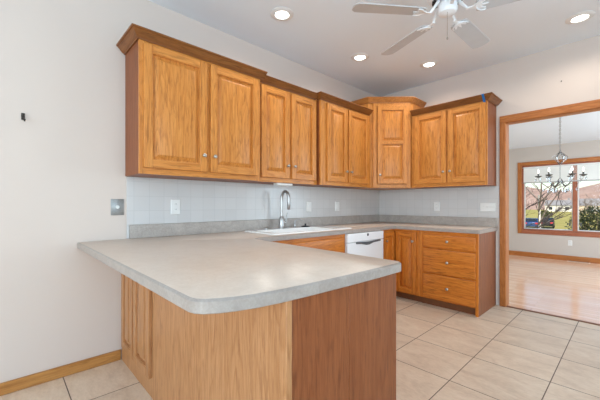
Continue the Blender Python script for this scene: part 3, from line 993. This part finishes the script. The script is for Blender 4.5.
# ------------------------------------------------------------------ dining room fittings
# shade across the window head
t = thing('window_shade', 'white pleated shade drawn partly down over the dining room window', 'window shade', (1.86, DY - .03, 1.66))
m = MB()
zz, x0, x1 = 1.675, WX0 + .002, WX1 - .002
zt_ = WZ1 - .065
n = 18
front = [(DY + .012 if i % 2 else DY + .002, zz + (zt_ - zz) * i / (2 * n)) for i in range(2 * n + 1)]
for (ya, za), (yb, zb_) in zip(front, front[1:]):
    m.add([(x0, ya, za), (x1, ya, za), (x1, yb, zb_), (x0, yb, zb_)], [(0, 1, 2, 3)])
back = [(DY + .028 if i % 2 else DY + .038, z) for i, (y, z) in enumerate(front)]
for (ya, za), (yb, zb_) in zip(back, back[1:]):
    m.add([(x0, ya, za), (x1, ya, za), (x1, yb, zb_), (x0, yb, zb_)], [(0, 1, 2, 3)])
m.build('pleats', SHADEM, t, smooth=0)
MB().box(x0, x1, DY, DY + .042, WZ1 - .064, WZ1 - .032).build('head_rail', WHITE, t, bevel=.003)
MB().box(x0, x1, DY, DY + .042, zz - .022, zz - .0005).build('bottom_rail', GREYRAIL, t, bevel=.004)

# floor register
t = thing('floor_vent', 'pale floor register in the dining room boards under the window', 'vent', (1.92, 4.3, 0))
MB().box(1.75, 2.10, 4.27, 4.37, .0003, .004).build('frame', plain('cream_metal', srgb(232, 214, 196), .4), t, bevel=.001)
m = MB()
for i in range(22):
    m.box(1.765 + i * .0147, 1.773 + i * .0147, 4.285, 4.355, .0041, .0052)
m.build('grille', DARKMETAL, t)

# chandelier
CX, CY, CU = 1.990, 1.430, -.045
t = thing('chandelier', 'six-light chandelier with crystal ornaments hanging in the dining room', 'chandelier', (CX, CY, HD))
MB().lathe([(.0001, HD - .0005), (.06, HD - .0005), (.058, HD - .015), (.02, HD - .03), (.0001, HD - .03)], (CX, CY, 0), 'z', 24).build('canopy', NICKEL, t)
m = MB()
z = HD - .03
i = 0
while z > 1.985 + CU:                                     # chain of links
    pts = []
    for k in range(13):
        th = 2 * math.pi * k / 12
        u, w = .009 * math.cos(th), .018 * math.sin(th)
        pts.append((CX + (u if i % 2 else 0), CY + (0 if i % 2 else u), z - .017 + w))
    m.tube(pts, .0032, 6)
    z -= .028
    i += 1
m.build('chain', STEEL, t)
MB().lathe([(.0001, 1.985), (.008, 1.98), (.014, 1.965), (.008, 1.95), (.005, 1.90), (.005, 1.60), (.012, 1.585), (.026, 1.565), (.030, 1.545), (.024, 1.525), (.010, 1.505), (.016, 1.49), (.010, 1.475), (.0001, 1.465)], (CX, CY, CU), 'z', 18).build('column', CRYSTAL, t)
for k in range(6):                                       # upper open cage of curved crystal bars
    th = R(60 * k + 15)
    ca, sa = math.cos(th), math.sin(th)
    pp = [(CX + ca * r_, CY + sa * r_, z_ + CU) for r_, z_ in [(.008, 1.955), (.040, 1.925), (.080, 1.885), (.068, 1.845), (.030, 1.805), (.008, 1.78)]]
    MB().tube(pp, [.004, .006, .0075, .006, .005, .003], 7).build('crystal_bar', CRYSTAL, t)
def drop(parent, x, y, z, k=1.0):
    MB().lathe([(.0001, -.045 * k), (.009 * k, -.030 * k), (.012 * k, -.012 * k), (.004 * k, .012 * k), (.0015, .030 * k), (.0001, .032 * k)], (x, y, z), 'z', 6).build('crystal_drop', CRYSTAL, parent, smooth=0)
for k in range(6):
    th = R(60 * k + 8)
    ca, sa = math.cos(th), math.sin(th)
    a_ = MB().tube([(CX + ca * r_, CY + sa * r_, z_ + CU) for r_, z_ in [(.025, 1.55), (.07, 1.50), (.11, 1.475), (.165, 1.49), (.215, 1.535), (.240, 1.59), (.242, 1.615)]], [.007, .006, .0055, .005, .005, .005, .005], 8).build('arm', CRYSTAL, t)
    px, py = CX + ca * .242, CY + sa * .242
    MB().lathe([(.0001, 1.602), (.010, 1.606), (.030, 1.616), (.044, 1.626), (.042, 1.631), (.02, 1.626), (.0001, 1.626)], (px, py, CU), 'z', 18).build('drip_cup', IRON, a_)
    MB().lathe([(.0001, 1.627), (.010, 1.627), (.010, 1.668), (.0001, 1.668)], (px, py, CU), 'z', 12).build('candle_sleeve', IRON, a_)
    MB().lathe([(.0001, 1.668), (.006, 1.670), (.0105, 1.684), (.011, 1.692), (.007, 1.710), (.002, 1.728), (.0001, 1.730)], (px, py, CU), 'z', 12).build('bulb', BULB, a_)
    for r_, z_ in ((.07, 1.462), (.125, 1.452), (.18, 1.475)):
        drop(a_, CX + ca * r_, CY + sa * r_, z_ + CU - .03)
    for r_ in (.212, .270):
        drop(a_, CX + ca * r_, CY + sa * r_, 1.588 + CU, .8)

# ------------------------------------------------------------------ outdoors, beyond the dining window
def lawn_mat():
    t_ = NT('winter_lawn')
    v = t_.coords()
    f = t_.noise(v, .25, 5, .6)
    g = t_.noise(v, 6, 4)
    c = t_.ramp(f, [(.3, srgb(142, 138, 62)), (.55, srgb(176, 162, 82)), (.75, srgb(196, 182, 116))])
    t_.l(t_.mix(.3, c, t_.ramp(g, [(.3, srgb(126, 122, 56)), (.7, srgb(196, 184, 106))])), t_.b.inputs['Base Color'])
    t_.b.inputs['Roughness'].default_value = .95
    return t_.m
def foliage(name, a, b, c):
    t_ = NT(name)
    f = t_.noise(t_.coords(), 14, 3)
    t_.l(t_.ramp(f, [(.3, a), (.5, b), (.7, c)]), t_.b.inputs['Base Color'])
    t_.b.inputs['Roughness'].default_value = .55
    return t_.m
def hill_mat():
    t_ = NT('wooded_hillside')
    v = t_.coords()
    f = t_.noise(v, .09, 6, .7)
    g = t_.noise(v, .7, 5, .7)
    c = t_.ramp(f, [(.35, srgb(150, 122, 110)), (.5, srgb(192, 156, 138)), (.65, srgb(208, 182, 166))])
    t_.l(t_.mix(.5, c, t_.ramp(g, [(.35, srgb(96, 78, 72)), (.65, srgb(196, 166, 150))])), t_.b.inputs['Base Color'])
    t_.b.inputs['Roughness'].default_value = 1
    return t_.m
# ground: a bank by the house falling to a lower lawn
gm = MB()
xs = [-160, -60, -20, 0, 10, 40, 120]
ys = [(4.55, -.5), (8, -.55), (14, -1.0), (24, -1.8), (40, -2.3), (90, -2.4), (190, -1.6)]
vs = [(x, y, z) for y, z in ys for x in xs]
nx = len(xs)
fs = [(j * nx + i, j * nx + i + 1, (j + 1) * nx + i + 1, (j + 1) * nx + i) for j in range(len(ys) - 1) for i in range(nx - 1)]
gm.add(vs, fs)
gm.build('ground', lawn_mat(), **STRUCT)
hm = MB()
hr = random.Random(3)
cols = []
for i in range(41):
    x = -420 + i * 17
    top = 18 + 4 * math.sin(i * .5) + 4 * math.sin(i * 1.27 + 1) + hr.uniform(-1, 1)
    cols.append([(x, 190 + 0 * i, -1.7), (x, 230, top * .45), (x, 290, top), (x, 360, top * 1.05), (x, 420, -2)])
k = 5
hm.add([p for c_ in cols for p in c_], [(i * k + j, (i + 1) * k + j, (i + 1) * k + j + 1, i * k + j + 1) for i in range(40) for j in range(4)])
hm.build('hill', hill_mat(), **STRUCT)

BARK = foliage('grey_bark', srgb(88, 76, 70), srgb(120, 106, 98), srgb(150, 138, 130))
DARKBARK = foliage('dark_wet_bark', srgb(52, 44, 42), srgb(72, 62, 58), srgb(96, 84, 78))
PALEBARK = foliage('pale_birch_bark', srgb(206, 200, 196), srgb(226, 222, 218), srgb(180, 172, 168))
LEAF = foliage('dark_evergreen_leaf', srgb(24, 34, 22), srgb(38, 50, 30), srgb(84, 92, 56))

def bare_tree(label, base, h, r, seed, mat, spread=.55, levels=4, trunkmat=None):
    rg = random.Random(seed)
    t_ = thing('bare_tree', label, 'tree', base, 'bare trees outside')
    tr, br = MB(), MB()
    def grow(p, d, ln, rad, lv):
        q = p + d * ln
        mid = (p + q) / 2 + Vector((rg.uniform(-1, 1), rg.uniform(-1, 1), rg.uniform(-.3, .6))) * ln * .05
        (tr if lv == levels else br).tube([tuple(p), tuple(mid), tuple(q)], [rad, rad * .85, rad * .68], 6 if lv > 1 else 4)
        if lv == 0:
            return
        for _ in range(3 if lv < levels else 5):
            f = rg.uniform(.45, 1.0)
            s_ = p.lerp(q, f)
            nd = (d + Vector((rg.uniform(-1, 1), rg.uniform(-1, 1), rg.uniform(-.25, .7))) * spread * 1.4).normalized()
            grow(s_, nd, ln * rg.uniform(.55, .8), rad * .55, lv - 1)
    grow(Vector(base), Vector((rg.uniform(-.05, .05), 0, 1)).normalized(), h * .42, r, levels)
    tr.build('trunk', trunkmat or mat, t_)
    br.build('branches', mat, t_)
    return t_

def leafy_shrub(label, base, w, h, n, seed, cat='shrub', leaf=.10):
    rg = random.Random(seed)
    t_ = thing('evergreen_shrub', label, cat, base)
    st, lf = MB(), MB()
    for _ in range(9):
        a_ = rg.uniform(0, 6.28)
        st.tube([base, (base[0] + math.cos(a_) * w * .15, base[1] + math.sin(a_) * w * .15, base[2] + h * .4), (base[0] + math.cos(a_) * w * .36, base[1] + math.sin(a_) * w * .36, base[2] + h * .8)], [.03, .02, .008], 5)
    for _ in range(n):
        a_, u = rg.uniform(0, 6.28), rg.uniform(-1, 1)
        rr = (rg.random() ** .33)
        c_ = math.sqrt(1 - u * u)
        p = Vector((base[0] + w * .5 * rr * c_ * math.cos(a_) * (1 + .15 * math.sin(3 * a_)), base[1] + w * .5 * rr * c_ * math.sin(a_), base[2] + h * (.52 + .48 * rr * u)))
        d = Vector((rg.uniform(-1, 1), rg.uniform(-1, 1), rg.uniform(-.2, 1))).normalized()
        s_ = d.cross(Vector((rg.uniform(-1, 1), rg.uniform(-1, 1), rg.uniform(-1, 1)))).normalized()
        nn = d.cross(s_)
        L_ = leaf * rg.uniform(.7, 1.3)
        lf.add([tuple(p), tuple(p + d * L_ * .5 + s_ * L_ * .22 + nn * .01), tuple(p + d * L_), tuple(p + d * L_ * .5 - s_ * L_ * .22 + nn * .01)], [(0, 1, 2, 3)])
    st.build('stems', BARK, t_)
    lf.build('leaves', LEAF, t_, smooth=0)
    return t_

CARGLASS = plain('car_glass', srgb(40, 50, 62), .1, noise=.02)
TYRE = plain('tyre_rubber', srgb(30, 30, 32), .8)
TAIL = plain('tail_lamp_red', srgb(190, 40, 48), .3)
LAMPW = plain('head_lamp_clear', srgb(226, 230, 236), .2)
def car(label, x, y, z, rot, paint, front):
    t_ = thing('car', label, 'car', (x, y, z), 'parked cars outside')
    cr, sr = math.cos(rot), math.sin(rot)
    def T(a_, b_, c_):
        return (x + cr * a_ - sr * b_, y + sr * a_ + cr * b_, z + c_)
    side = [(-2.2, .35), (2.2, .35), (2.25, .75), (2.1, .95), (1.0, 1.02), (.35, 1.48), (-1.1, 1.50), (-1.75, 1.05), (-2.2, .98), (-2.25, .7)]
    m = MB(T)
    m.rings([[(u, w, c_) for u, c_ in side] for w in (-.86, .86)])
    m.build('body', paint, t_, bevel=.06, seg=3)
    m = MB(T)
    m.rings([[(u, w, c_) for u, c_ in [(.85, 1.08), (.32, 1.42), (-1.05, 1.44), (-1.58, 1.10)]] for w in (-.868, .868)])
    m.rings([[(.90 + o_, w, 1.08) for o_, w in ((.02, -.7), (.02, .7))] + [(.40 + .02, .62, 1.43), (.40 + .02, -.62, 1.43)], [(.90 + .10, w, 1.09) for w in (-.7, .7)] + [(.46, .62, 1.44), (.46, -.62, 1.44)]])
    m.rings([[(-1.70, -.7, 1.10), (-1.70, .7, 1.10), (-1.18, .62, 1.46), (-1.18, -.62, 1.46)], [(-1.76, -.7, 1.11), (-1.76, .7, 1.11), (-1.22, .62, 1.47), (-1.22, -.62, 1.47)]])
    m.build('windows', CARGLASS, t_)
    for u in (-1.35, 1.35):
        for w in (-.87, .70):
            m = MB(T)
            m.rings([[(u + .33 * math.cos(2 * math.pi * i / 18), w + dw, .33 + .33 * math.sin(2 * math.pi * i / 18)) for i in range(18)] for dw in (0, .18)])
            m.build('wheel', TYRE, t_)
    for w in (-.62, .62):
        MB(T).box(-2.27, -2.20, w - .16, w + .16, .75, .93).build('tail_lamp', TAIL, t_)
        MB(T).box(2.15, 2.25, w - .16, w + .16, .68, .80).build('head_lamp', LAMPW, t_)
    return t_

ROOF = plain('grey_shingles', srgb(140, 138, 140), .9, noise=.1, scale=3)
SIDING = plain('pale_siding', srgb(216, 214, 208), .8, noise=.03)
def house(label, x, y, z, w, d, h, wallm):
    t_ = thing('house', label, 'house', (x, y, z), 'houses across the lawn')
    MB().box(x - w / 2, x + w / 2, y, y + d, z, z + h).build('walls', wallm, t_)
    m = MB()
    e = .4
    m.rings([[(x - w / 2 - e, y - e, z + h + .02), (x - w / 2 - e, y + d + e, z + h + .02), (x - w / 2 - e, y + d / 2, z + h + d * .32)],
             [(x + w / 2 + e, y - e, z + h + .02), (x + w / 2 + e, y + d + e, z + h + .02), (x + w / 2 + e, y + d / 2, z + h + d * .32)]])
    m.build('roof', ROOF, t_)
    for k_ in (-.3, .28):
        MB().box(x + k_ * w - .6, x + k_ * w + .6, y - .06, y - .005, z + 1.0, z + 2.2).build('window', CARGLASS, t_)
    MB().box(x - .45, x + .45, y - .06, y - .005, z, z + 2.1).build('front_door', ROOF, t_)
    MB().box(x + w * .25, x + w * .25 + .7, y + d * .5, y + d * .5 + .7, z + h + .5, z + h + d * .32 + .9).build('chimney', ROOF, t_)
    return t_

x, y = -0.08, 12.47; bare_tree('pale-barked bare tree standing just outside the dining room window', (x, y, -.95), 6.0, .055, 11, BARK, .75, 4, PALEBARK)
x, y = 0.22, 8.42; bare_tree('dark twiggy bare tree left of the pale-barked one', (x, y, -.72), 3.0, .05, 8, DARKBARK, .95, 4)
x, y = -2.29, 19.59; bare_tree('dark branching bare tree farther back at the left edge of the window view', (x, y, -1.5), 5.0, .09, 14, DARKBARK, .95, 4)
x, y = -2.23, 66.17; bare_tree('bare tree standing behind the evergreen shrub', (x, y, -2.32), 6.0, .10, 21, BARK, .7, 4)
x, y = 0.26, 57.16; bare_tree('slender bare tree at the right edge of the window view', (x, y, -2.3), 6.0, .09, 33, BARK, .7, 4)
x, y = 1.84, 10.57; leafy_shrub('dark green evergreen shrub outside the right half of the window', (x, y, -.72), 1.6, 1.85, 3200, 4)
BLUEP = plain('blue_car_paint', srgb(52, 76, 122), .25, .2, .03)
DARKP = plain('black_car_paint', srgb(34, 36, 46), .25, .2, .03)
x, y = -7.56, 51.81; car('blue car parked on the lower lawn behind the pale-barked tree', x, y, -2.33, R(100), BLUEP, True)
x, y = -6.15, 54.76; car('black car with red tail lamps parked beside the blue car', x, y, -2.33, R(96), DARKP, False)
x, y = -18.05, 159.95; house('pale grey bungalow across the lawn with a grey roof', x, y, -2.1, 9, 7, 2.7, SIDING)
x, y = -6.83, 160.16; house('long cream house behind the bare trees on the right', x + 3, y - 14, -2.15, 14, 8, 2.8, plain('cream_siding', srgb(222, 204, 182), .8))
x, y = -10.63, 83.47; t_ = leafy_shrub('dark clipped hedge on the far side of the lawn', (x, y, -2.4), 2.6, 2.2, 700, 9, leaf=.3)
